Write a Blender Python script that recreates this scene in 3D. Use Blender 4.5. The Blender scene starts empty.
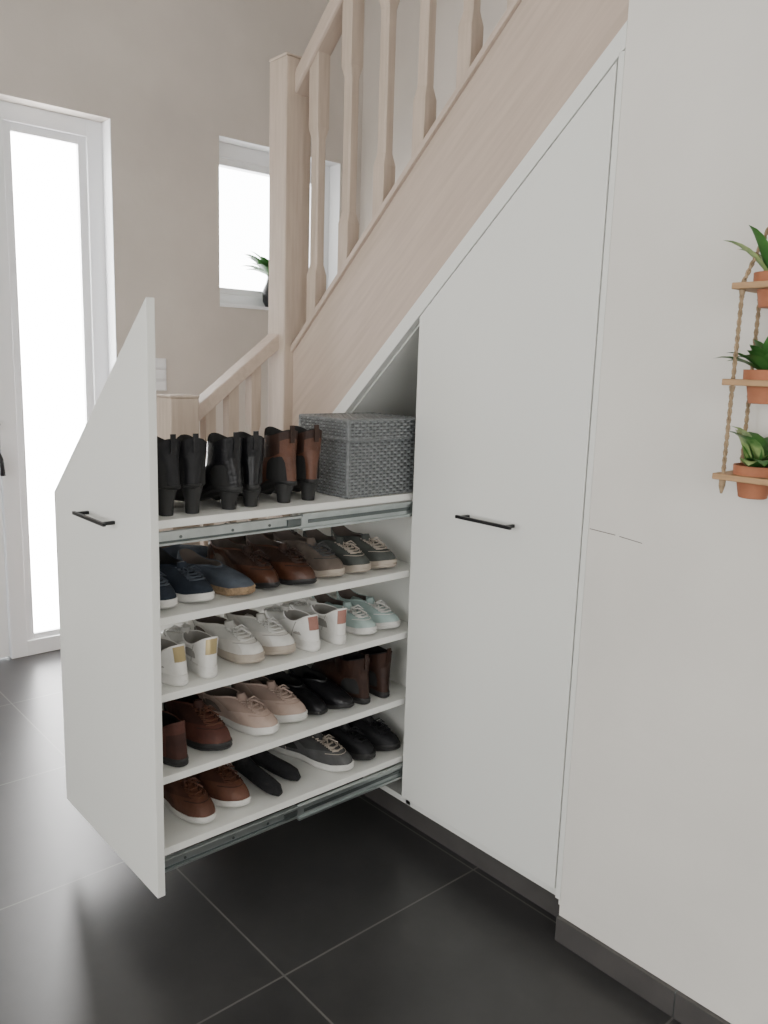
import bpy, bmesh, math, random
import numpy as np
from mathutils import Vector, Matrix
random.seed(7)
D=bpy.data
# ------------------------------------------------------------------ materials
def mat(name,col,rough=0.5,metal=0.0,noise=0.0,nscale=8.0,bump=0.0,bscale=60.0,spec=0.5,col2=None,stretch=None,coat=0.0,rotpre=None,det=6):
    m=D.materials.new(name);m.use_nodes=True
    nt=m.node_tree;b=nt.nodes['Principled BSDF']
    b.inputs['Roughness'].default_value=rough;b.inputs['Metallic'].default_value=metal
    b.inputs['Specular IOR Level'].default_value=spec
    b.inputs['Coat Weight'].default_value=coat
    c=(*col,1)
    b.inputs['Base Color'].default_value=c
    tc=nt.nodes.new('ShaderNodeTexCoord');mp=nt.nodes.new('ShaderNodeMapping')
    src=tc.outputs['Object']
    if rotpre is not None:
        m0=nt.nodes.new('ShaderNodeMapping');m0.inputs['Rotation'].default_value=rotpre
        nt.links.new(src,m0.inputs['Vector']);src=m0.outputs[0]
    nt.links.new(src,mp.inputs['Vector'])
    if stretch: mp.inputs['Scale'].default_value=stretch
    if noise>0 or col2:
        n=nt.nodes.new('ShaderNodeTexNoise');n.inputs['Scale'].default_value=nscale;n.inputs['Detail'].default_value=det
        nt.links.new(mp.outputs[0],n.inputs['Vector'])
        r=nt.nodes.new('ShaderNodeValToRGB')
        if col2 is None: col2=tuple(max(0,x*(1-noise)) for x in col)
        r.color_ramp.elements[0].position=0.35;r.color_ramp.elements[1].position=0.65
        r.color_ramp.elements[0].color=(*col2,1);r.color_ramp.elements[1].color=c
        nt.links.new(n.outputs['Fac'],r.inputs[0]);nt.links.new(r.outputs[0],b.inputs['Base Color'])
    if bump>0:
        n2=nt.nodes.new('ShaderNodeTexNoise');n2.inputs['Scale'].default_value=bscale;n2.inputs['Detail'].default_value=4
        nt.links.new(mp.outputs[0],n2.inputs['Vector'])
        bp=nt.nodes.new('ShaderNodeBump');bp.inputs['Strength'].default_value=bump;bp.inputs['Distance'].default_value=0.004
        nt.links.new(n2.outputs['Fac'],bp.inputs['Height']);nt.links.new(bp.outputs[0],b.inputs['Normal'])
    return m
def emat(name,col,s):
    m=D.materials.new(name);m.use_nodes=True;nt=m.node_tree
    b=nt.nodes['Principled BSDF'];b.inputs['Base Color'].default_value=(*col,1)
    b.inputs['Emission Color'].default_value=(*col,1);b.inputs['Emission Strength'].default_value=s;b.inputs['Roughness'].default_value=0.3
    return m
M={}
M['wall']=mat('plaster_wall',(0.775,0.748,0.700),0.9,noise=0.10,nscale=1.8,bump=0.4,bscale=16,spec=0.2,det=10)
M['wallshade']=mat('plaster_wall_shaded',(0.67,0.617,0.562),0.9,noise=0.13,nscale=1.8,bump=0.4,bscale=16,spec=0.2,det=10)  # same plaster as the right wall, with the backlit shade put into its colour
M['white']=mat('white_laminate',(0.78,0.785,0.75),0.36,noise=0.015,nscale=3,spec=0.4)
M['pvc']=mat('white_pvc',(0.87,0.88,0.90),0.35)
M['ceil']=mat('ceiling_paint',(0.8,0.78,0.75),0.9)
M['wood']=mat('washed_beech',(0.545,0.445,0.370),0.5,col2=(0.485,0.39,0.32),nscale=7,bump=0.06,bscale=50,stretch=(0.9,9,12),rotpre=(0,math.radians(42),0))
M['woodv']=mat('washed_beech_upright',(0.535,0.44,0.36),0.5,col2=(0.47,0.38,0.305),nscale=7,bump=0.06,bscale=50,stretch=(12,12,1.0))
M['black']=mat('matte_black_metal',(0.012,0.012,0.013),0.4,metal=0.3,noise=0.1)
M['steel']=mat('zinc_steel',(0.46,0.50,0.50),0.30,metal=0.9,noise=0.15,nscale=30)
M['steeld']=mat('dark_steel',(0.14,0.16,0.16),0.4,metal=0.9,noise=0.1,nscale=30)
M['base']=mat('slate_baseboard',(0.075,0.07,0.068),0.5,noise=0.2,nscale=10)
M['glass_frost']=emat('frosted_glass_daylight',(1.0,0.99,0.98),22.0)
M['rope']=mat('jute_rope',(0.42,0.30,0.18),0.9,noise=0.4,nscale=80,bump=0.5,bscale=200)
M['board']=mat('plant_shelf_wood',(0.46,0.28,0.14),0.6,noise=0.25,nscale=12,stretch=(1,8,8))
M['terra']=mat('terracotta',(0.42,0.16,0.08),0.8,noise=0.2,nscale=30,bump=0.2)
M['soil']=mat('potting_soil',(0.03,0.02,0.015),0.95,noise=0.5,nscale=80,bump=0.8)
M['leaf']=mat('leaf_green',(0.03,0.12,0.025),0.4,col2=(0.07,0.20,0.045),nscale=25)
M['leaf2']=mat('leaf_variegated',(0.05,0.18,0.04),0.4,col2=(0.36,0.46,0.18),nscale=35)
M['basket']=mat('grey_woven_plastic',(0.20,0.213,0.218),0.34,noise=0.35,nscale=120,bump=0.2,bscale=150,coat=0.2)
M['basketd']=mat('weave_gap_shade',(0.04,0.043,0.045),0.5,noise=0.3,nscale=120)  # shade between the woven strips, put in as a dark colour
M['mat']=mat('doormat_fibre',(0.03,0.03,0.03),0.95,noise=0.4,nscale=100,bump=0.6)
def leather(n,c,r=0.45,nz=0.35): return mat(n,c,r,noise=nz,nscale=24,bump=0.35,bscale=110,spec=0.35)
M['blk']=leather('black_suede',(0.012,0.012,0.014),0.6)
M['blks']=leather('black_smooth_leather',(0.010,0.010,0.012),0.3)
M['brn']=leather('brown_leather',(0.090,0.035,0.019),0.36)
M['brnd']=leather('dark_brown_leather',(0.040,0.019,0.013),0.5)
M['cog']=leather('cognac_leather',(0.13,0.055,0.034),0.55)
M['cogd']=leather('cognac_leather_dark',(0.08,0.034,0.022),0.55)
M['tan']=leather('boot_tan_leather',(0.12,0.050,0.030),0.45)
M['red']=leather('redbrown_nubuck',(0.10,0.036,0.026),0.65)
M['redd']=leather('redbrown_nubuck_dark',(0.06,0.024,0.018),0.65)
M['navy']=leather('navy_canvas',(0.022,0.03,0.045),0.85)
M['slat']=leather('slate_canvas',(0.085,0.10,0.125),0.9)
M['gry']=leather('grey_suede',(0.10,0.10,0.10),0.85)
M['gryd']=leather('grey_suede_dark',(0.06,0.06,0.06),0.85)
M['grn']=leather('greygreen_canvas',(0.085,0.092,0.085),0.9)
M['tau']=leather('taupe_suede',(0.17,0.135,0.112),0.85)
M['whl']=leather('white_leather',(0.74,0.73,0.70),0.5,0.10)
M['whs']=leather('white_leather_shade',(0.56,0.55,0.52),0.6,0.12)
M['whc']=leather('offwhite_canvas',(0.64,0.62,0.58),0.85,0.14)
M['mint']=leather('mint_canvas',(0.38,0.48,0.46),0.85,0.18)
M['pink']=leather('blush_leather',(0.46,0.35,0.295),0.7,0.15)
M['pinkd']=leather('blush_leather_dark',(0.34,0.25,0.21),0.7,0.15)
M['salm']=leather('salmon_patch',(0.36,0.18,0.145),0.6,0.2)
M['gold']=mat('gold_patch',(0.46,0.37,0.20),0.3,metal=0.8,noise=0.2)
M['rubw']=mat('white_rubber',(0.70,0.69,0.66),0.65,noise=0.18,nscale=20)
M['rubc']=mat('cream_rubber',(0.46,0.40,0.335),0.7,noise=0.2,nscale=20)
M['rubk']=mat('black_rubber',(0.02,0.02,0.02),0.6,noise=0.1)
M['jute']=mat('jute_sole',(0.36,0.25,0.15),0.9,noise=0.4,nscale=90,bump=0.6,bscale=200)
M['lin']=mat('shoe_lining',(0.13,0.105,0.09),0.9,noise=0.1)
M['lind']=mat('dark_lining',(0.015,0.015,0.015),0.9,noise=0.1)
M['linw']=mat('white_lining',(0.36,0.345,0.32),0.9,noise=0.1)
M['sock']=mat('black_knit',(0.012,0.012,0.014),0.95,noise=0.3,nscale=150,bump=0.6,bscale=300)
def floor_mat():
    m=D.materials.new('slate_floor_tiles');m.use_nodes=True;nt=m.node_tree;b=nt.nodes['Principled BSDF']
    tc=nt.nodes.new('ShaderNodeTexCoord');sx=nt.nodes.new('ShaderNodeSeparateXYZ');nt.links.new(tc.outputs['Object'],sx.inputs[0])
    P=0.622
    def ax(out,off):
        a=nt.nodes.new('ShaderNodeMath');a.operation='ADD';a.inputs[1].default_value=-off+20*P;nt.links.new(out,a.inputs[0])
        d=nt.nodes.new('ShaderNodeMath');d.operation='DIVIDE';d.inputs[1].default_value=P;nt.links.new(a.outputs[0],d.inputs[0])
        fr=nt.nodes.new('ShaderNodeMath');fr.operation='FRACT';nt.links.new(d.outputs[0],fr.inputs[0])
        pp=nt.nodes.new('ShaderNodeMath');pp.operation='PINGPONG';pp.inputs[1].default_value=0.5;nt.links.new(fr.outputs[0],pp.inputs[0])
        lt=nt.nodes.new('ShaderNodeMath');lt.operation='LESS_THAN';lt.inputs[1].default_value=0.0024/P;nt.links.new(pp.outputs[0],lt.inputs[0])
        fl=nt.nodes.new('ShaderNodeMath');fl.operation='FLOOR';nt.links.new(d.outputs[0],fl.inputs[0])
        return lt,fl
    lx,fx=ax(sx.outputs[0],-0.29);ly,fy=ax(sx.outputs[1],-0.58)
    mx=nt.nodes.new('ShaderNodeMath');mx.operation='MAXIMUM';nt.links.new(lx.outputs[0],mx.inputs[0]);nt.links.new(ly.outputs[0],mx.inputs[1])
    cb=nt.nodes.new('ShaderNodeCombineXYZ');nt.links.new(fx.outputs[0],cb.inputs[0]);nt.links.new(fy.outputs[0],cb.inputs[1])
    wn=nt.nodes.new('ShaderNodeTexWhiteNoise');nt.links.new(cb.outputs[0],wn.inputs['Vector'])
    n=nt.nodes.new('ShaderNodeTexNoise');n.inputs['Scale'].default_value=3.0;n.inputs['Detail'].default_value=8;n.inputs['Roughness'].default_value=0.6
    nt.links.new(tc.outputs['Object'],n.inputs['Vector'])
    ad=nt.nodes.new('ShaderNodeMath');ad.operation='MULTIPLY_ADD';ad.inputs[1].default_value=0.12;nt.links.new(wn.outputs['Value'],ad.inputs[0]);nt.links.new(n.outputs['Fac'],ad.inputs[2])
    r=nt.nodes.new('ShaderNodeValToRGB');r.color_ramp.elements[0].position=0.2;r.color_ramp.elements[1].position=0.9
    r.color_ramp.elements[0].color=(0.017,0.017,0.018,1);r.color_ramp.elements[1].color=(0.050,0.049,0.049,1)
    nt.links.new(ad.outputs[0],r.inputs[0])
    mi=nt.nodes.new('ShaderNodeMix');mi.data_type='RGBA';nt.links.new(mx.outputs[0],mi.inputs[0]);nt.links.new(r.outputs[0],mi.inputs[6]);mi.inputs[7].default_value=(0.11,0.105,0.10,1)
    nt.links.new(mi.outputs[2],b.inputs['Base Color'])
    b.inputs['Roughness'].default_value=0.33
    b.inputs['Specular IOR Level'].default_value=0.5
    bp=nt.nodes.new('ShaderNodeBump');bp.inputs['Strength'].default_value=0.07;bp.inputs['Distance'].default_value=0.004
    n3=nt.nodes.new('ShaderNodeTexNoise');n3.inputs['Scale'].default_value=12;n3.inputs['Detail'].default_value=5;nt.links.new(tc.outputs['Object'],n3.inputs['Vector'])
    nt.links.new(n3.outputs['Fac'],bp.inputs['Height']);nt.links.new(bp.outputs[0],b.inputs['Normal'])
    return m
M['floor']=floor_mat()

# ------------------------------------------------------------------ mesh builder
class MB:
    def __init__(s): s.v=[];s.f=[];s.m=[];s.mats=[]
    def mi(s,k):
        if k not in s.mats: s.mats.append(k)
        return s.mats.index(k)
    def add(s,vs,fs,k,T=None):
        o=len(s.v)
        for p in vs:
            p=Vector(p)
            s.v.append(tuple(T@p) if T else tuple(p))
        for i,f in enumerate(fs):
            s.f.append([o+j for j in f]);s.m.append(s.mi(k if isinstance(k,str) else k[i]))
    def box(s,a,b,k,T=None):
        x0,y0,z0=a;x1,y1,z1=b
        vs=[(x0,y0,z0),(x1,y0,z0),(x1,y1,z0),(x0,y1,z0),(x0,y0,z1),(x1,y0,z1),(x1,y1,z1),(x0,y1,z1)]
        s.add(vs,[(0,3,2,1),(4,5,6,7),(0,1,5,4),(1,2,6,5),(2,3,7,6),(3,0,4,7)],k,T)
    def prism_y(s,pts,y0,y1,k):
        n=len(pts);vs=[(x,y0,z) for x,z in pts]+[(x,y1,z) for x,z in pts]
        fs=[tuple(range(n)),tuple(range(2*n-1,n-1,-1))]+[(i,n+i,n+(i+1)%n,(i+1)%n) for i in range(n)]
        s.add(vs,fs,k)
    def prism_x(s,pts,x0,x1,k):
        n=len(pts);vs=[(x0,y,z) for y,z in pts]+[(x1,y,z) for y,z in pts]
        fs=[tuple(range(n-1,-1,-1)),tuple(range(n,2*n))]+[(i,(i+1)%n,n+(i+1)%n,n+i) for i in range(n)]
        s.add(vs,fs,k)
    def rings(s,R,k,cap0=False,cap1=False,T=None):
        n=len(R[0]);vs=[p for r in R for p in r];fs=[];ks=[]
        for i in range(len(R)-1):
            for j in range(n):
                fs.append((i*n+j,i*n+(j+1)%n,(i+1)*n+(j+1)%n,(i+1)*n+j));ks.append(k if isinstance(k,str) else k(i,j))
        kk=k if isinstance(k,str) else k(0,0)
        if cap0: fs.append(tuple(range(n-1,-1,-1)));ks.append(kk)
        kk=k if isinstance(k,str) else k(len(R)-2,0)
        if cap1: fs.append(tuple(range((len(R)-1)*n,len(R)*n)));ks.append(kk)
        s.add(vs,fs,ks,T)
    def tube(s,path,rad,k,n=8,T=None,caps=True):
        path=[Vector(p) for p in path];R=[]
        for i,p in enumerate(path):
            d=(path[min(i+1,len(path)-1)]-path[max(i-1,0)]).normalized()
            up=Vector((0,0,1)) if abs(d.z)<0.95 else Vector((1,0,0))
            a=d.cross(up).normalized();b=a.cross(d)
            rr=rad[i] if isinstance(rad,(list,tuple)) else rad
            R.append([p+rr*(math.cos(2*math.pi*j/n)*a+math.sin(2*math.pi*j/n)*b) for j in range(n)])
        s.rings(R,k,caps,caps,T)
    def lathe(s,prof,c,k,n=24):
        R=[[(c[0]+r*math.cos(2*math.pi*j/n),c[1]+r*math.sin(2*math.pi*j/n),c[2]+z) for j in range(n)] for r,z in prof]
        s.rings(R,k,True,True)
    def make(s,name,bevel=0,smooth=None,parent=None):
        me=D.meshes.new(name);me.from_pydata(s.v,[],s.f)
        for k in s.mats: me.materials.append(M[k])
        me.polygons.foreach_set('material_index',s.m)
        me.update()
        bm=bmesh.new();bm.from_mesh(me);bmesh.ops.recalc_face_normals(bm,faces=bm.faces);bm.to_mesh(me);bm.free()
        o=D.objects.new(name,me);bpy.context.scene.collection.objects.link(o)
        if bevel:
            b=o.modifiers.new('bevel','BEVEL');b.width=bevel;b.segments=2;b.limit_method='ANGLE';b.angle_limit=math.radians(40)
        if smooth:
            for p in me.polygons:p.use_smooth=True
            try: me.set_sharp_from_angle(angle=math.radians(smooth))
            except Exception: pass
        if parent:o.parent=parent
        return o

# ------------------------------------------------------------------ room shell
XF=-2.56; CEIL=4.2; YB=1.45; YN=-4.2; XR=3.4; XW=0.022
b=MB();b.box((XF-0.3,YN-0.2,-0.05),(XR+0.2,YB+0.15,0.0),'floor');b.make('floor')
b=MB();b.box((XF-0.3,YN-0.2,CEIL),(XR+0.2,YB+0.15,CEIL+0.1),'ceil');b.make('ceiling')
dy0,dy1,dz=-1.42,0.06,2.345; wy0,wy1,wz0,wz1=0.585,1.31,1.60,2.38
b=MB()
x0,x1=XF-0.3,XF
b.box((x0,YN,0),(x1,dy0,CEIL),'wallshade');b.box((x0,dy0,dz),(x1,dy1,CEIL),'wallshade')
b.box((x0,dy1,0),(x1,wy0,CEIL),'wallshade');b.box((x0,wy0,0),(x1,wy1,wz0),'wallshade');b.box((x0,wy0,wz1),(x1,wy1,CEIL),'wallshade')
b.box((x0,wy1,0),(x1,YB,CEIL),'wallshade');b.make('wall_far')
b=MB();b.box((XF,YB,0),(XR,YB+0.15,CEIL),'wallshade');b.make('wall_stair')
b=MB();b.box((XW,0,0),(XR,0.12,CEIL),'wall');b.make('wall_right')
b=MB();wx0,wx1,nz0,nz1=-1.6,2.4,0.5,2.5
b.box((XF-0.3,YN-0.2,0),(wx0,YN,CEIL),'wall');b.box((wx1,YN-0.2,0),(XR+0.2,YN,CEIL),'wall')
b.box((wx0,YN-0.2,0),(wx1,YN,nz0),'wall');b.box((wx0,YN-0.2,nz1),(wx1,YN,CEIL),'wall');b.make('wall_near')
b=MB();ry0,ry1=-3.0,-0.8
b.box((XR,YN,0),(XR+0.2,ry0,CEIL),'wall');b.box((XR,ry1,0),(XR+0.2,YB+0.15,CEIL),'wall')
b.box((XR,ry0,0),(XR+0.2,ry1,0.8),'wall');b.box((XR,ry0,2.3),(XR+0.2,ry1,CEIL),'wall');b.make('wall_side')
def frame_y(b,x0,x1,z0,z1,y,t=0.06,d=0.06,k='pvc'):
    b.box((x0,y,z0),(x0+t,y+d,z1),k);b.box((x1-t,y,z0),(x1,y+d,z1),k);b.box((x0+t,y,z0),(x1-t,y+d,z0+t),k);b.box((x0+t,y,z1-t),(x1-t,y+d,z1),k)
def frame_x(b,y0,y1,z0,z1,x,t=0.06,d=0.06,k='pvc'):
    b.box((x,y0,z0),(x+d,y0+t,z1),k);b.box((x,y1-t,z0),(x+d,y1,z1),k);b.box((x,y0+t,z0),(x+d,y1-t,z0+t),k);b.box((x,y0+t,z1-t),(x+d,y1-t,z1),k)
b=MB();frame_y(b,wx0,wx1,nz0,nz1,YN-0.14);b.box((0.37,YN-0.14,nz0),(0.43,YN-0.08,nz1),'pvc');b.make('window_3',0.004)
b=MB();frame_x(b,ry0,ry1,0.8,2.3,XR+0.08);b.make('window_4',0.004)
b=MB();b.box((XW,-0.011,0),(XR,0,0.062),'base')
for xx in (0.33,0.952,1.574): b.box((xx,-0.0113,0),(xx+0.003,0,0.0622),'steeld')
b.make('baseboard_right',0.001)
b=MB();b.box((XF,dy1+0.0,0),(XF+0.011,YB,0.062),'base');b.box((XF,YN,0),(XF+0.011,dy0,0.062),'base');b.make('baseboard_far',0.001)
b=MB()
for a,c in (((0.025,1.008),(0.09,1.005)),((0.10,1.004),(0.155,0.999))):
    b.add([(a[0],-0.0006,a[1]),(c[0],-0.0006,c[1]),(c[0],-0.0006,c[1]+0.0016),(a[0],-0.0006,a[1]+0.0016)],[(0,1,2,3)],'lin')
b.make('wall_crack')  # thin dark strips added for the crack marks in the plaster, not a trim

# ------------------------------------------------------------------ entrance sidelight + door (far wall)
b=MB();xf=XF-0.16
frame_x(b,-0.425,dy1,0.0,dz,xf,0.07,0.07)
frame_x(b,-0.365,dy1-0.06,0.05,dz-0.06,xf+0.01,0.045,0.045)
b.box((xf-0.02,dy1-0.004,0),(XF,dy1,dz),'pvc')
b.box((xf+0.02,-0.33,0.09),(xf+0.03,-0.03,dz-0.095),'glass_frost');b.make('window_2',0.003)
door=D.objects.new('door_1',None);bpy.context.scene.collection.objects.link(door)
b=MB();b.box((xf+0.0,dy0,0.01),(xf+0.06,-0.43,dz),'pvc');
b.box((xf+0.06,dy0+0.12,0.2),(xf+0.068,-0.55,1.0),'pvc');b.box((xf+0.06,dy0+0.12,1.12),(xf+0.068,-0.55,2.15),'pvc');b.make('leaf',0.004,parent=door)
b=MB();hx=xf+0.06;hy=-0.442
b.box((hx,hy-0.020,0.88),(hx+0.01,hy+0.014,1.10),'black')
b.tube([(hx,hy,1.05),(hx+0.045,hy,1.05),(hx+0.05,hy-0.02,1.05),(hx+0.05,hy-0.12,1.05)],0.009,'black')
b.tube([(hx,hy,0.94),(hx+0.03,hy,0.94)],0.012,'steel');b.tube([(hx+0.03,hy,0.94),(hx+0.034,hy+0.01,0.90),(hx+0.034,hy+0.012,0.83)],[0.004,0.008,0.012],'black')
b.make('lever_handle',0.002,50,parent=door)
b=MB();b.box((XF+0.0,-1.25,0.0),(XF+0.5,-0.66,0.012),'mat');b.make('doormat',0.003)
# ------------------------------------------------------------------ window_1 (far wall)
b=MB();xw=XF-0.16
frame_x(b,wy0-0.05,wy1,wz0,wz1,xw,0.07,0.07);frame_x(b,wy0,wy1-0.05,wz0+0.045,wz1-0.05,xw+0.012,0.055,0.05)
b.make('window_1',0.004)
b=MB();b.box((xw+0.07,wy0,wz0-0.0),(XF+0.008,wy1,wz0+0.015),'pvc')
b.box((xw+0.07,wy1-0.003,wz0+0.015),(XF,wy1,wz1),'pvc');b.box((xw+0.07,wy0,wz1-0.003),(XF,wy1,wz1),'pvc');b.make('trim_window_reveal',0.001)
b=MB()
for i in range(3):
    z=1.195+i*0.050
    b.box((XF,0.225,z),(XF+0.009,0.295,z+0.049),'pvc');b.box((XF+0.009,0.232,z+0.006),(XF+0.012,0.288,z+0.043),'pvc')
b.make('light_switch',0.002)

# ------------------------------------------------------------------ leaves helper
def leaf(b,base,az,lean,L,W,k,fold=0.15,droop=0.5):
    base=Vector(base);n=7;h=Vector((math.cos(az),math.sin(az),0));side=Vector((-math.sin(az),math.cos(az),0));p=base.copy();vs=[]
    for i in range(n+1):
        t=i/n;ang=lean-droop*t*t*1.5
        d=h*math.cos(ang)+Vector((0,0,1))*math.sin(ang);nn=-h*math.sin(ang)+Vector((0,0,1))*math.cos(ang)
        w=W*0.5*(math.sin(math.pi*min(1,0.10+0.90*t))**0.8 if t<1 else 0.02)
        vs+=[p+side*w+nn*w*fold*2,p.copy(),p-side*w+nn*w*fold*2];p=p+d*(L/n)
    fs=[]
    for i in range(n):
        o=i*3;fs+=[(o,o+1,o+4,o+3),(o+1,o+2,o+5,o+4)]
    b.add(vs,fs,k)
b=MB();c=(XF-0.04,0.91,wz0+0.016)
b.lathe([(0.030,0),(0.045,0.03),(0.048,0.08),(0.030,0.12),(0.022,0.15),(0.026,0.16),(0.018,0.155),(0.018,0.12)],c,'blks')
for i in range(20):
    leaf(b,(c[0],c[1],c[2]+0.15),random.uniform(0,6.28) if i%2 else -1.57+random.uniform(-.6,.6),random.uniform(0.3,1.3),random.uniform(0.11,0.21),0.055,'leaf')
b.make('windowsill_plant',0,50)

# ------------------------------------------------------------------ cabinet
SL=0.90
def zt(x): return 1.471+SL*(x+0.543)
def band(b,xa,xb,o0,o1,y0,y1,k): b.prism_y([(xa,zt(xa)+o0),(xb,zt(xb)+o0),(xb,zt(xb)+o1),(xa,zt(xa)+o1)],y0,y1,k)
cab=D.objects.new('under_stair_cabinet',None);bpy.context.scene.collection.objects.link(cab)
b=MB()
band(b,-1.115,XW-0.001,0.005,0.055,0.0,0.02,'white')
b.box((0.007,0.0,0.10),(XW-0.001,0.02,zt(0.02)),'white')
b.box((-1.115,0.001,0.07),(-1.104,0.02,zt(-1.11)),'white')
b.make('face_frame',0.001,parent=cab)
b=MB()
b.prism_y([(-0.545,0.09),(-0.527,0.09),(-0.527,zt(-0.527)-0.02),(-0.545,zt(-0.545)-0.02)],0.022,0.88,'white')
b.prism_y([(-1.115,0.07),(-1.10,0.07),(-1.10,zt(-1.10)),(-1.115,zt(-1.115))],0.022,0.88,'white')
b.prism_y([(0.003,0.07),(0.02,0.07),(0.02,zt(0.02)),(0.003,zt(0.003))],0.022,0.88,'white')
b.box((-1.10,0.022,0.088),(0.003,0.88,0.106),'white');b.prism_y([(-1.10,0.09),(0.003,0.09),(0.003,zt(0.003)),(-1.10,zt(-1.1))],0.88,0.895,'white')
band(b,-1.10,0.003,0.0,0.015,0.022,0.88,'white')
b.make('carcass',parent=cab)
b=MB();b.box((-1.10,0.06,0.0),(XW-0.001,0.075,0.088),'base');b.make('plinth',parent=cab)
b=MB();b.prism_y([(-0.541,0.12),(0.003,0.12),(0.003,zt(0.003)),(-0.541,zt(-0.541))],0.0,0.019,'white');b.make('tall_door',0.0012,parent=cab)
def handle(b,x0,x1,z,y):
    b.box((x0,y-0.034,z-0.004),(x1,y-0.026,z+0.004),'black')
    for x in (x0+0.012,x1-0.02): b.box((x,y-0.028,z-0.004),(x+0.008,y,z+0.004),'black')
b=MB();handle(b,-0.350,-0.172,0.979,0.0);b.make('bar_handle',0.001,parent=cab)

# ------------------------------------------------------------------ pull-out drawer
drw=D.objects.new('pull_out_shoe_rack',None);bpy.context.scene.collection.objects.link(drw)
b=MB();b.prism_y([(-1.090,0.135),(-0.535,0.135),(-0.535,1.467),(-1.090,0.998)],-0.76,-0.741,'white');b.make('front_panel',0.0012,parent=drw)
b=MB();handle(b,-0.880,-0.700,0.979,-0.76);b.make('bar_handle',0.001,parent=drw)
SH=[0.235,0.412,0.610,0.788,1.005]
b=MB();XS=-0.56;XL=-1.085
for z in SH: b.box((XL,-0.741,z-0.018),(XS,0.075,z),'white')
b.box((XL-0.0,-0.741,0.19),(XL+0.016,0.075,0.60),'white')
b.box((XL,0.075,0.19),(XS,0.091,1.005),'white')
b.make('shelves',0.0008,parent=drw)
b=MB()
for z in (0.195,0.965):
    x=XS
    b.box((x-0.004,-0.738,z-0.014),(x+0.004,0.03,z+0.016),'steel')
    b.box((x+0.004,-0.738,z-0.014),(x+0.010,-0.36,z-0.009),'steel');b.box((x+0.004,-0.738,z+0.011),(x+0.010,-0.36,z+0.016),'steel')
    b.box((x+0.004,-0.738,z-0.009),(x+0.0045,-0.36,z-0.005),'steeld')
    b.box((x+0.004,-0.36,z-0.020),(x+0.008,0.02,z+0.020),'steel')
    b.box((x+0.008,-0.36,z-0.020),(x+0.015,0.02,z-0.014),'steel');b.box((x+0.008,-0.36,z+0.014),(x+0.015,0.02,z+0.020),'steel')
    b.box((x+0.008,-0.34,z-0.004),(x+0.010,0.0,z+0.005),'steeld')
    b.box((x+0.004,-0.40,z-0.007),(x+0.008,-0.362,z+0.009),'steeld')
    for yy in (-0.68,-0.55,-0.45): b.tube([(x+0.004,yy,z+.001),(x+0.006,yy,z+.001)],0.0035,'steeld',10)
b.make('drawer_runners',0.0006,parent=drw)

# ------------------------------------------------------------------ staircase
st=D.objects.new('staircase',None);bpy.context.scene.collection.objects.link(st)
SB,ST=0.058,0.425
b=MB();band(b,-1.12,0.6,SB,ST,0.008,0.045,'wood')
band(b,-1.12,0.6,ST,ST+0.02,-0.002,0.055,'wood')
band(b,-1.12,0.6,SB,ST,0.93,0.97,'wood')
b.make('main_stringer',0.002,parent=st)
b=MB()
for i in range(9):
    xx=-1.05+i*0.21;z=zt(xx)+0.24
    b.box((xx-0.03,0.045,z-0.035),(xx+0.22,0.93,z),'wood')
b.make('treads',0.002,parent=st)
def square_post(b,cx,cy,z0,z1,w,k='woodv',cap=True):
    h=w/2
    b.box((cx-h,cy-h,z0),(cx+h,cy+h,z1),k)
    if cap: b.box((cx-h-0.002,cy-h-0.002,z1),(cx+h+0.002,cy+h+0.002,z1+0.008),k)
def baluster(b,cx,cy,z0,z1,w=0.044):
    H=z1-z0
    prof=[(0,w),(0.20*H,w),(0.24*H,w*0.76),(0.70*H,w*0.76),(0.74*H,w),(H,w)]
    R=[]
    for z,ww in prof:
        h=ww/2;c=h*(0.30 if ww<w else 0.08)
        R.append([(cx+x,cy+y,z0+z) for x,y in ((h-c,-h),(h,-h+c),(h,h-c),(h-c,h),(-h+c,h),(-h,h-c),(-h,-h+c),(-h+c,-h))])
    b.rings(R,'woodv',True,True)
b=MB();square_post(b,-1.165,0.02,0.0,2.235,0.092);b.make('newel_post',0.004,parent=st)
b=MB()
for i in range(11):
    x=-1.035+i*0.15
    baluster(b,x,0.0325,zt(x)+ST,zt(x)+1.20,0.044)
b.make('balusters',0,parent=st)
b=MB();band(b,-1.12,0.7,1.18,1.245,-0.0,0.06,'wood');b.make('handrail',0.008,parent=st)
b=MB();square_post(b,-1.18,-0.36,0.0,1.235,0.092)
def zl(y): return 1.43+0.78*(y+0.03)
b.prism_x([(-0.33,zl(-0.33)-0.05),(-0.02,zl(-0.02)-0.05),(-0.02,zl(-0.02)),(-0.33,zl(-0.33))],-1.21,-1.15,'wood')
b.prism_x([(-0.33,0.25),(-0.02,0.45),(-0.02,0.70),(-0.33,0.48)],-1.20,-1.16,'wood')
b.make('lower_newel_and_rail',0.004,parent=st)
b=MB()
for y in (-0.26,-0.18,-0.10): baluster(b,-1.18,y,0.55+0.7*(y+0.2),zl(y)-0.04,0.036)
b.make('lower_balusters',parent=st)
b=MB()
b.box((-1.95,-0.38,0),(-1.16-0.045,-0.14,0.19),'wood');b.box((-1.95,-0.14,0),(-1.16-0.045,0.1,0.38),'wood')
b.box((-1.95,0.1,0),(-1.22,0.5,0.57),'wood');b.box((-1.95,0.5,0),(-1.22,0.97,0.76),'wood')
b.make('lower_steps',0.003,parent=st)

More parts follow.
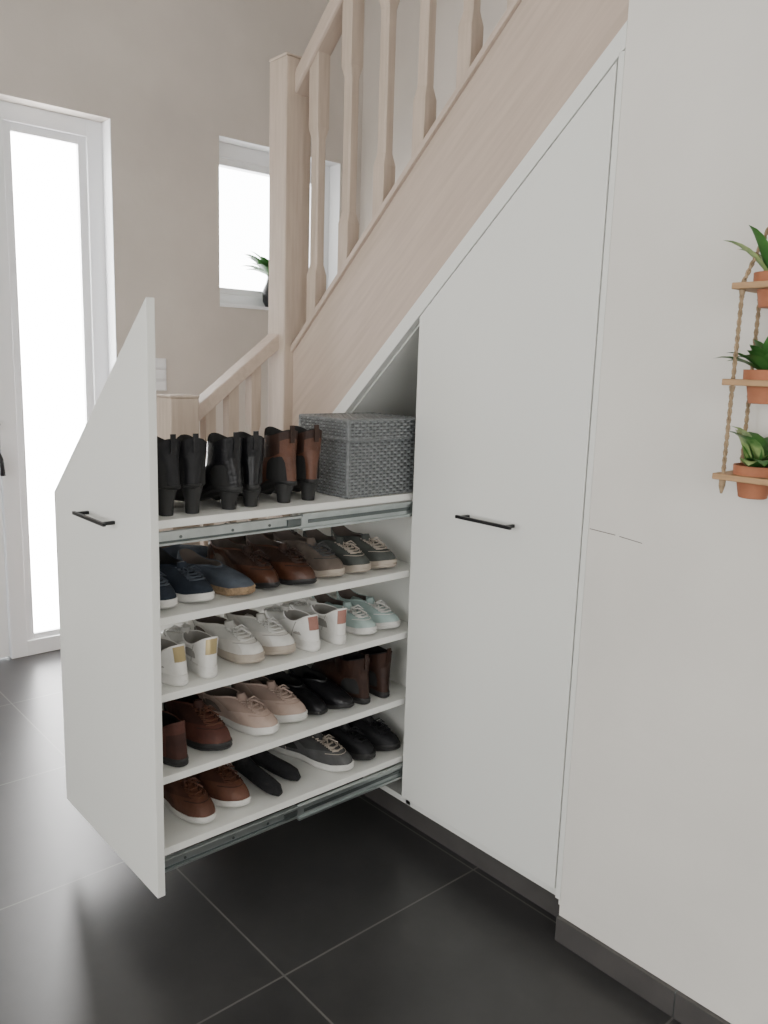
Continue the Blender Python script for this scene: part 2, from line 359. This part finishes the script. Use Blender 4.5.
# ------------------------------------------------------------------ shoes
def sm(a,b_,t):
    t=max(0,min(1,(t-a)/(b_-a)));return t*t*(3-2*t)
def shoe(B,pos,ang,L=0.27,W=0.092,up='whl',sole='rubw',lin='lin',heelk=None,toek=None,facek=None,lace='rubw',laces=True,st_=0.028,
         hc=0.078,tc1=0.55,shaft=0,shaftk=None,lift=0.0,foot=1,point=0.0,seam=None):
    T=Matrix.Translation(Vector(pos))@Matrix.Rotation(ang,4,'Z')@Matrix.Translation(Vector((-L/2,0,0)))
    N=36
    def per(i,sc=1.0,inset=0.0):
        ph=2*math.pi*i/N;t=(1-math.cos(ph))/2;sg=math.sin(ph)
        w=(abs(sg)**(0.74+point*sm(.6,.95,t)))*(0.76+0.24*sm(.38,.68,t)-0.09*math.exp(-((t-.42)/.13)**2))
        w=w*W/2*sc*(1 if sg>=0 else -1)
        x=L/2+(t-0.5)*(L-2*inset)
        y=w+foot*0.012*math.sin(math.pi*min(1,t*0.95))-foot*0.006
        return x,y,t,ph
    def lf(t): return lift*(1-sm(.22,.66,t))+0.010*sm(.78,1.0,t)
    R=[]
    for dz,sc,ins in ((0.0,0.90,0.006),(0.004,0.985,0.001),(st_*0.45,1.0,0.0),(st_*0.5,0.975,0.0015),(st_*0.85,1.0,0.0),(st_,0.98,0.0015)):
        R.append([(lambda q:(q[0],q[1],dz+lf(q[2])))(per(i,sc,ins)) for i in range(N)])
    B.rings(R,sole,True,True,T)
    if lift>0.01:
        R=[]
        for z,sc in ((0,0.55),(lift*0.5,0.62),(lift*0.98+0.004,0.9)):
            R.append([(0.006+ (0.035+0.033*sc*math.cos(a)), 0.028*sc*math.sin(a),z) for a in [2*math.pi*j/12 for j in range(12)]])
        B.rings(R,sole,True,True,T)
    c0,c1=0.045,tc1
    hw=0.035
    low=0.0 if shaft else 1.0
    def collar(i):
        ph=2*math.pi*i/N;u=(1-math.cos(ph))/2;sg=math.sin(ph)
        t=c0+(c1-c0)*u
        y=sg*abs(sg)**-0.2*hw*(1-0.30*sm(.55,1,u)) if abs(sg)>1e-6 else 0
        z=hc-0.018*math.sin(math.pi*min(1,u*1.15))**1.2-0.015*low*sm(.5,1,u)+0.006*low*(1-sm(0,.3,u))
        return t*L,y,z+lf(t),u
    S=[0,.06,.14,.24,.36,.48,.60,.72,.86,1.0];R=[];NS=len(S)
    for s in S:
        r=[]
        for i in range(N):
            x,y,t,ph=per(i,0.95,0.004);cx,cy,cz,u=collar(i)
            a=s**(1.6 if u>.5 else 1.5);z0=st_*0.9+lf(t)
            bf=.36*(1-(1-s)**5)+.64*s**1.25
            k=sm(.45,.8,t);bq=bf*k+s*(1-k)
            r.append((x+(cx-x)*a,y+(cy-y)*a,z0+(cz-z0)*bq))
        R.append(r)
    heelk=heelk or up;toek=toek or up;facek=facek or up
    patch=heelk in('gold','salm')
    def km(si,j):
        u=(1-math.cos(2*math.pi*(j+.5)/N))/2
        if patch and u<0.035 and si>=5: return heelk
        if not patch and u<0.14 and si<7: return heelk
        if u>0.90 and si<4: return toek
        if 0.60<u<0.985 and si>=5: return facek
        return up
    B.rings(R,km,False,False,T)
    H=N//2
    if seam:
        B.tube([Vector(R[4][i])+Vector((0,0,0.0008)) for i in range(H-5,H+6)],0.0010,seam,5,T)
        for i0 in (6,N-6): B.tube([Vector(R[q][i0])*1.0+Vector((0,0.0008 if i0<H else -0.0008,0)) for q in range(1,NS)],0.0009,seam,5,T)
    top=R[-1]
    if shaft:
        R2=[top]
        for q in (0.25,0.6,1.0):
            r=[]
            for i in range(N):
                cx,cy,cz,u=collar(i);zz=cz+(shaft-hc)*q
                x=0.035*L+(cx-0.035*L)*(1-0.10*q*(u>.3))-0.004*q;y=cy*(1+0.06*q)
                if q==1.0: zz=lift+shaft-0.016*math.sin(math.pi*u)
                r.append((x,y,zz))
            R2.append(r)
        sk=shaftk or up
        B.rings(R2,lambda si,j:(heelk if (1-math.cos(2*math.pi*(j+.5)/N))/2<0.10 and si<2 else sk),False,False,T)
        top=R2[-1]
        tb=top[0]
        B.box((tb[0]-0.003,-0.006,tb[2]-0.03),(tb[0]+0.001,0.006,tb[2]+0.012),sk,T)
    cen=Vector((sum(p[0] for p in top)/N,sum(p[1] for p in top)/N,0))
    def ins(r,f,dz,flat=None): return [(cen.x+(p[0]-cen.x)*f,cen.y+(p[1]-cen.y)*f,(p[2]+dz) if flat is None else flat) for p in r]
    if not shaft: B.rings([top,ins(top,0.97,0.004),ins(top,0.92,0.002)],up,False,False,T)
    B.rings([ins(top,0.92,0.002),ins(top,0.89,-0.006),ins(top,0.88,0,lift*.7+st_+0.012)],lin,False,True,T)
    if laces:
        def at(i,s):
            k=0
            for kk in range(NS-1):
                if S[kk]<=s<=S[kk+1]: k=kk
            w=(s-S[k])/(S[k+1]-S[k]);return Vector(R[k][i])*(1-w)+Vector(R[k+1][i])*w
        if shaft==0:
            fr=top[H]
            B.tube([(fr[0]+0.022,fr[1],fr[2]-0.012),(fr[0]+0.004,fr[1],fr[2]+0.002),(fr[0]+0.002,fr[1],fr[2]+0.014)],[0.010,0.014,0.011],facek,8,T)
        for q in range(5):
            s=0.95-0.11*q;s2=s-0.07
            for a,c in ((s,s2),(s2,s)):
                pts=[at(H-3,a),at(H-1,(a*2+c)/3),at(H+1,(a+2*c)/3),at(H+3,c)]
                B.tube([p+Vector((0,0,0.0028)) for p in pts],0.0019,lace,5,T)
        if shaft==0:
            f0=Vector(R[-2][H])+Vector((0,0,0.006))
            for sg in (-1,1):
                B.tube([f0,f0+Vector((0.010,sg*0.014,0.007)),f0+Vector((0.020,sg*0.026,-0.004)),f0+Vector((0.008,sg*0.012,0.0))],0.0019,lace,5,T)
                B.tube([f0,f0+Vector((0.020,sg*0.008,0.000)),f0+Vector((0.036,sg*0.022,-0.012))],0.0019,lace,5,T)
def pair(name,z,items,**kw):
    B=MB()
    for i,(x,y,a) in enumerate(items):
        shoe(B,(x,y,z+0.0005),a,foot=(1 if i==0 else -1),**kw)
    return B.make(name,0,50)
P=math.pi
z=SH[4]
bx=-0.688
pair('black_heeled_ankle_boots',z,[(bx,-0.690,P+.05),(bx+0.005,-0.607,P-.22)],L=0.235,W=0.084,up='blk',sole='rubk',lin='lind',lift=0.060,shaft=0.110,hc=0.080,st_=0.010,laces=False,tc1=.50,point=.4)
pair('black_heeled_ankle_boots',z,[(bx,-0.525,P-.04),(bx-0.005,-0.447,P-.22)],L=0.24,W=0.082,up='blks',sole='rubk',lin='lind',lift=0.040,shaft=0.130,hc=0.082,st_=0.016,laces=False,tc1=.56,point=.2)
pair('brown_heeled_ankle_boots',z,[(bx-.01,-0.364,P-.03),(bx-0.01,-0.286,P-.08)],L=0.24,W=0.072,up='tan',sole='rubk',lin='lind',heelk='tan',lift=0.045,shaft=0.135,hc=0.085,st_=0.012,laces=False,shaftk='brnd',tc1=.54)
z=SH[3]
pair('navy_sneakers',z,[(-0.715,-0.692,.03),(-0.715,-0.605,.05)],L=0.265,W=0.084,up='navy',sole='rubw',lin='lind',lace='slat',st_=0.020,hc=.082)
pair('grey_espadrilles',z,[(-0.71,-0.510,.20),(-0.965,-0.50,1.5)],L=0.275,W=0.088,up='slat',sole='jute',lin='lin',laces=False,st_=0.02,hc=.072,tc1=.60)
pair('brown_derby_shoes',z,[(-0.735,-0.412,.08),(-0.712,-0.317,.04)],L=0.295,W=0.092,up='brn',sole='rubk',lin='lin',lace='brnd',heelk='brnd',facek='brnd',st_=0.014,hc=.094,point=.3,seam='lind')
pair('taupe_desert_shoes',z,[(-0.955,-0.205,1.5),(-0.72,-0.222,.12)],L=0.27,W=0.088,up='tau',sole='rubc',lin='lin',lace='gry',hc=.094,st_=.02,seam='gryd')
pair('greygreen_canvas_shoes',z,[(-0.712,-0.128,.10),(-0.71,-0.036,.05)],L=0.265,W=0.085,up='grn',sole='rubc',lin='lin',lace='rubc',hc=.086,st_=.022,seam='rubc')
z=SH[2]
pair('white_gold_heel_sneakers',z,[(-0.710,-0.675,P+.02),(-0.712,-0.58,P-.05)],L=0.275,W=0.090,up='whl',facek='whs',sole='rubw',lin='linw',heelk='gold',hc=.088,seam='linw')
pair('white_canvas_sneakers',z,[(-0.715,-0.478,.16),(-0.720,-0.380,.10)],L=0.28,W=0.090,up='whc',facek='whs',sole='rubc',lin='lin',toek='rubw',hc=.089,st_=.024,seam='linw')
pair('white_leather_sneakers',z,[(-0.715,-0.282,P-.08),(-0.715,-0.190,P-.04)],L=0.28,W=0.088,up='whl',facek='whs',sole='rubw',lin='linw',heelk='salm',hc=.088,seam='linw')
pair('mint_canvas_sneakers',z,[(-0.70,-0.105,.14),(-0.70,-0.02,.10)],L=0.25,W=0.080,up='mint',sole='rubw',lin='lin',hc=.077,st_=.02,seam='rubw')
z=SH[1]
pair('redbrown_leather_sneakers',z,[(-0.715,-0.675,P-.0),(-0.712,-0.568,.05)],L=0.285,W=0.094,up='red',facek='redd',heelk='redd',sole='rubk',lin='lind',lace='cog',hc=.099,st_=.02,seam='brnd')
pair('blush_sneakers',z,[(-0.705,-0.452,.32),(-0.725,-0.345,.22)],L=0.275,W=0.088,up='pink',facek='pinkd',heelk='pinkd',sole='rubw',lin='lin',lace='pink',hc=.090,st_=.022,seam='pinkd')
pair('black_loafers',z,[(-0.72,-0.258,.10),(-0.71,-0.180,.10)],L=0.265,W=0.076,up='blks',sole='rubk',lin='lind',laces=False,hc=.072,st_=.012,tc1=.62)
pair('dark_brown_ankle_boots',z,[(-0.72,-0.098,P-.05),(-0.72,-0.015,P-.05)],L=0.27,W=0.082,up='brnd',sole='rubk',lin='lind',shaft=.135,hc=.09,st_=.018,lace='rubk',laces=True)
z=SH[0]
pair('cognac_leather_sneakers',z,[(-0.715,-0.615,.14),(-0.728,-0.510,.10)],L=0.285,W=0.092,up='cog',facek='cogd',heelk='cogd',sole='rubw',lin='lind',lace='tan',hc=.096,st_=.018,seam='brnd')
pair('grey_suede_sneakers',z,[(-0.705,-0.205,.30),(-0.955,-0.32,.9)],L=0.285,W=0.090,up='gry',facek='gryd',heelk='gryd',sole='rubw',lin='lind',lace='rubc',hc=.090,st_=.020,seam='rubc')
pair('black_sneakers',z,[(-0.71,-0.098,.15),(-0.71,-0.008,.15)],L=0.27,W=0.082,up='blk',sole='rubk',lin='lind',lace='blk',hc=.084,st_=.02)
B=MB()
for (x,y,zz,a) in ((-0.668,-0.405,z+.028,.12),(-0.70,-0.335,z+.028,.28)):
    T=Matrix.Translation((x,y,zz))@Matrix.Rotation(a,4,'Z')
    B.tube([(-.105,0.010,0.075),(-.10,0.006,0.055),(-.088,0.002,.032),(-.066,0,.012),(-.03,.004,.000),(0.01,0,-.003),(.05,-.004,-.004),(.072,-.002,-.008),(.088,0.0,-.016)],[.028,.030,.028,.025,.022,.022,.021,.018,.008],'sock',12,T)
B.make('black_socks',0,60)

# ------------------------------------------------------------------ woven box: core coloured dark as the shade in the gaps + interlaced strips
B=MB()
def weave(B,o,u,v,n,U,V,c=0.0120,k='basket'):
    o,u,v,n=map(Vector,(o,u,v,n));nu=max(3,round(U/c));nv=max(3,round(V/0.0085))
    du,dv=U/nu,V/nv
    for j in range(nv):
        vs=[];sub=4;m=nu*sub
        for i in range(m+1):
            t=i/sub;h=0.0026+0.0018*math.sin(math.pi*(t+j))
            for q,hh in ((0.08,-0.0014),(0.3,0),(0.7,0),(0.92,-0.0014)):
                vs.append(o+u*(U*i/m)+v*(dv*(j+q))+n*(h+hh))
        fs=[]
        for i in range(m):
            for q in range(3): a=i*4+q;fs.append((a,a+4,a+5,a+1))
        B.add(vs,fs,k)
    for i in range(nu):
        a=o+u*(du*(i+.5-0.16));b_=a+u*(du*.32)
        vs=[a+n*.0022,b_+n*.0022,b_+v*V+n*.0022,a+v*V+n*.0022];B.add(vs,[(0,1,2,3)],k)
def woven_block(B,a,b_):
    x0,y0,z0=a;x1,y1,z1=b_
    B.box((x0,y0,z0),(x1,y1,z1),'basketd')
    weave(B,(x0,y0,z0),(1,0,0),(0,0,1),(0,-1,0),x1-x0,z1-z0)
    weave(B,(x1,y0,z0),(0,1,0),(0,0,1),(1,0,0),y1-y0,z1-z0)
    weave(B,(x0,y0,z0),(0,1,0),(0,0,1),(-1,0,0),y1-y0,z1-z0)
    weave(B,(x0,y1,z0),(1,0,0),(0,0,1),(0,1,0),x1-x0,z1-z0)
zb=SH[4]+.001
woven_block(B,(-0.765,-0.200,zb),(-0.575,0.045,zb+0.150))
lx0,ly0,lx1,ly1,lz0,lz1=-0.774,-0.209,-0.566,0.054,zb+0.152,zb+0.200
woven_block(B,(lx0,ly0,lz0),(lx1,ly1,lz1));weave(B,(lx0,ly0,lz1),(1,0,0),(0,1,0),(0,0,1),lx1-lx0,ly1-ly0)
for p in ((lx0,ly0),(lx1,ly0),(lx1,ly1),(lx0,ly1)): B.tube([(p[0],p[1],lz0),(p[0],p[1],lz1+.002)],.004,'basket',8)
for zz in (lz0,lz1+.001):
    B.tube([(lx0,ly0,zz),(lx1,ly0,zz)],.004,'basket',8);B.tube([(lx1,ly0,zz),(lx1,ly1,zz)],.004,'basket',8);B.tube([(lx0,ly0,zz),(lx0,ly1,zz)],.004,'basket',8)
for p in ((-0.765,-0.2),(-0.575,-0.2)): B.tube([(p[0],p[1],zb+.004),(p[0],p[1],lz0)],.004,'basket',8)
B.make('woven_storage_box')

# ------------------------------------------------------------------ hanging plant shelf
def rope(B,pts,r=0.0035):
    pts=[Vector(p) for p in pts];fine=[]
    for a,c in zip(pts[:-1],pts[1:]):
        n=max(2,int((c-a).length/0.004))
        for i in range(n): fine.append(a+(c-a)*i/n)
    fine.append(pts[-1])
    for ph in (0,math.pi):
        P2=[p+Vector((math.cos(i*.9+ph),math.sin(i*.9+ph),0))*r*.55 for i,p in enumerate(fine)]
        B.tube(P2,r*.7,'rope',6)
hp=D.objects.new('hanging_plant_shelf',None);bpy.context.scene.collection.objects.link(hp)
lev=[1.500,1.337,1.171];yc=-0.062;xc=0.421
B=MB()
for zz in lev: B.box((xc-0.078,yc-0.045,zz-0.005),(xc+0.078,yc+0.045,zz+0.006),'board')
B.make('boards',0.0015,parent=hp)
B=MB()
for sx in (-1,1):
    for sy in (-1,1):
        px=xc+sx*0.063;py=yc+sy*0.034
        rope(B,[(xc+sx*0.02,yc,1.66),(px,py,lev[0]+.006),(px,py,lev[1]),(px,py,lev[2]-.008)],.0036)
        B.tube([(px,py,lev[2]-.03),(px,py,lev[2]-.016),(px,py,lev[2]-.006)],[.002,.006,.006],'rope',8)
        for zz in lev: B.tube([(px,py,zz-.016),(px,py,zz-.006)],[.004,.006],'rope',8)
B.tube([(xc-.03,yc,1.662),(xc+.03,yc,1.662)],.006,'board');B.tube([(xc,yc,1.66),(xc,yc,1.68),(xc,-0.03,1.70),(xc,0.0,1.70)],.003,'steel')
B.make('ropes',0,60,parent=hp)
for i,zz in enumerate(lev):
    B=MB();c=(xc-0.022,yc,zz-0.035)
    B.lathe([(0.022,0),(0.024,0.001),(0.031,0.040),(0.036,0.041),(0.037,0.058),(0.033,0.058),(0.031,0.050),(0.001,0.050)],c,'terra',28)
    B.lathe([(0.031,0.048),(0.02,0.051),(0.001,0.052)],c,'soil',20)
    B.make('terracotta_pot',0,40,parent=hp)
    B=MB();top=(c[0],c[1],c[2]+.05)
    if i==0:
        for q in range(14): leaf(B,(top[0]+random.uniform(-.012,.012),top[1]+random.uniform(-.012,.012),top[2]),q*0.7+.3,random.uniform(.8,1.45),random.uniform(.08,.11),.022,'leaf2' if q%3 else 'leaf',.25,.5)
    elif i==1:
        for q in range(24): leaf(B,(top[0],top[1],top[2]),q*0.9,random.uniform(.5,1.4),random.uniform(.07,.095),.030,'leaf',.15,.6)
    else:
        for q in range(18): leaf(B,(top[0],top[1],top[2]),q*0.85+.2,random.uniform(.3,1.4),random.uniform(.07,.095),.045,'leaf2' if q%2 else 'leaf',.1,.9)
    B.make('foliage',0,60,parent=hp)

# ------------------------------------------------------------------ lights & world (overcast sky, brighter on the entrance side)
w=D.worlds.new('world');bpy.context.scene.world=w;w.use_nodes=True
nt=w.node_tree;bg=nt.nodes['Background'];bg.inputs[0].default_value=(0.97,0.99,1.0,1)
tc=nt.nodes.new('ShaderNodeTexCoord');dt=nt.nodes.new('ShaderNodeVectorMath');dt.operation='DOT_PRODUCT';dt.inputs[1].default_value=(-0.94,0.30,0.1)
nt.links.new(tc.outputs['Generated'],dt.inputs[0])
mr=nt.nodes.new('ShaderNodeMapRange');mr.inputs[1].default_value=0.2;mr.inputs[2].default_value=0.8;mr.inputs[3].default_value=2.4;mr.inputs[4].default_value=15.0
nt.links.new(dt.outputs['Value'],mr.inputs[0]);nt.links.new(mr.outputs[0],bg.inputs[1])
def area(name,loc,rot,sx,sy,e,col=(1,1,1)):
    l=D.lights.new(name,'AREA');l.shape='RECTANGLE';l.size=sx;l.size_y=sy;l.energy=e;l.color=col
    o=D.objects.new(name,l);o.location=loc;o.rotation_euler=rot;bpy.context.scene.collection.objects.link(o);return o
area('daylight_near_window',((wx0+wx1)/2,YN-0.05,1.5),(math.radians(90),0,0),3.8,1.9,72,(1,0.985,0.955))
area('daylight_side_window',(XR+0.05,(ry0+ry1)/2,1.55),(math.radians(90),0,math.radians(90)),2.1,1.4,26,(1,0.985,0.955))

# ------------------------------------------------------------------ camera
f,yaw,pitch,roll=819.6,math.radians(-48.37),math.radians(10.23),math.radians(1.80)
fw=Vector((math.sin(yaw)*math.cos(pitch),math.cos(yaw)*math.cos(pitch),-math.sin(pitch)))
r=fw.cross(Vector((0,0,1))).normalized();u=r.cross(fw)
c,s=math.cos(roll),math.sin(roll);r2=c*r+s*u;u2=-s*r+c*u
cam=D.cameras.new('camera');co=D.objects.new('camera',cam);bpy.context.scene.collection.objects.link(co)
mw=Matrix(((r2.x,u2.x,-fw.x,1.044),(r2.y,u2.y,-fw.y,-1.511),(r2.z,u2.z,-fw.z,1.35),(0,0,0,1)))
co.matrix_world=mw
cam.sensor_fit='VERTICAL';cam.sensor_height=24;cam.sensor_width=18;cam.lens=24*f/1024;cam.clip_start=0.02
bpy.context.scene.camera=co
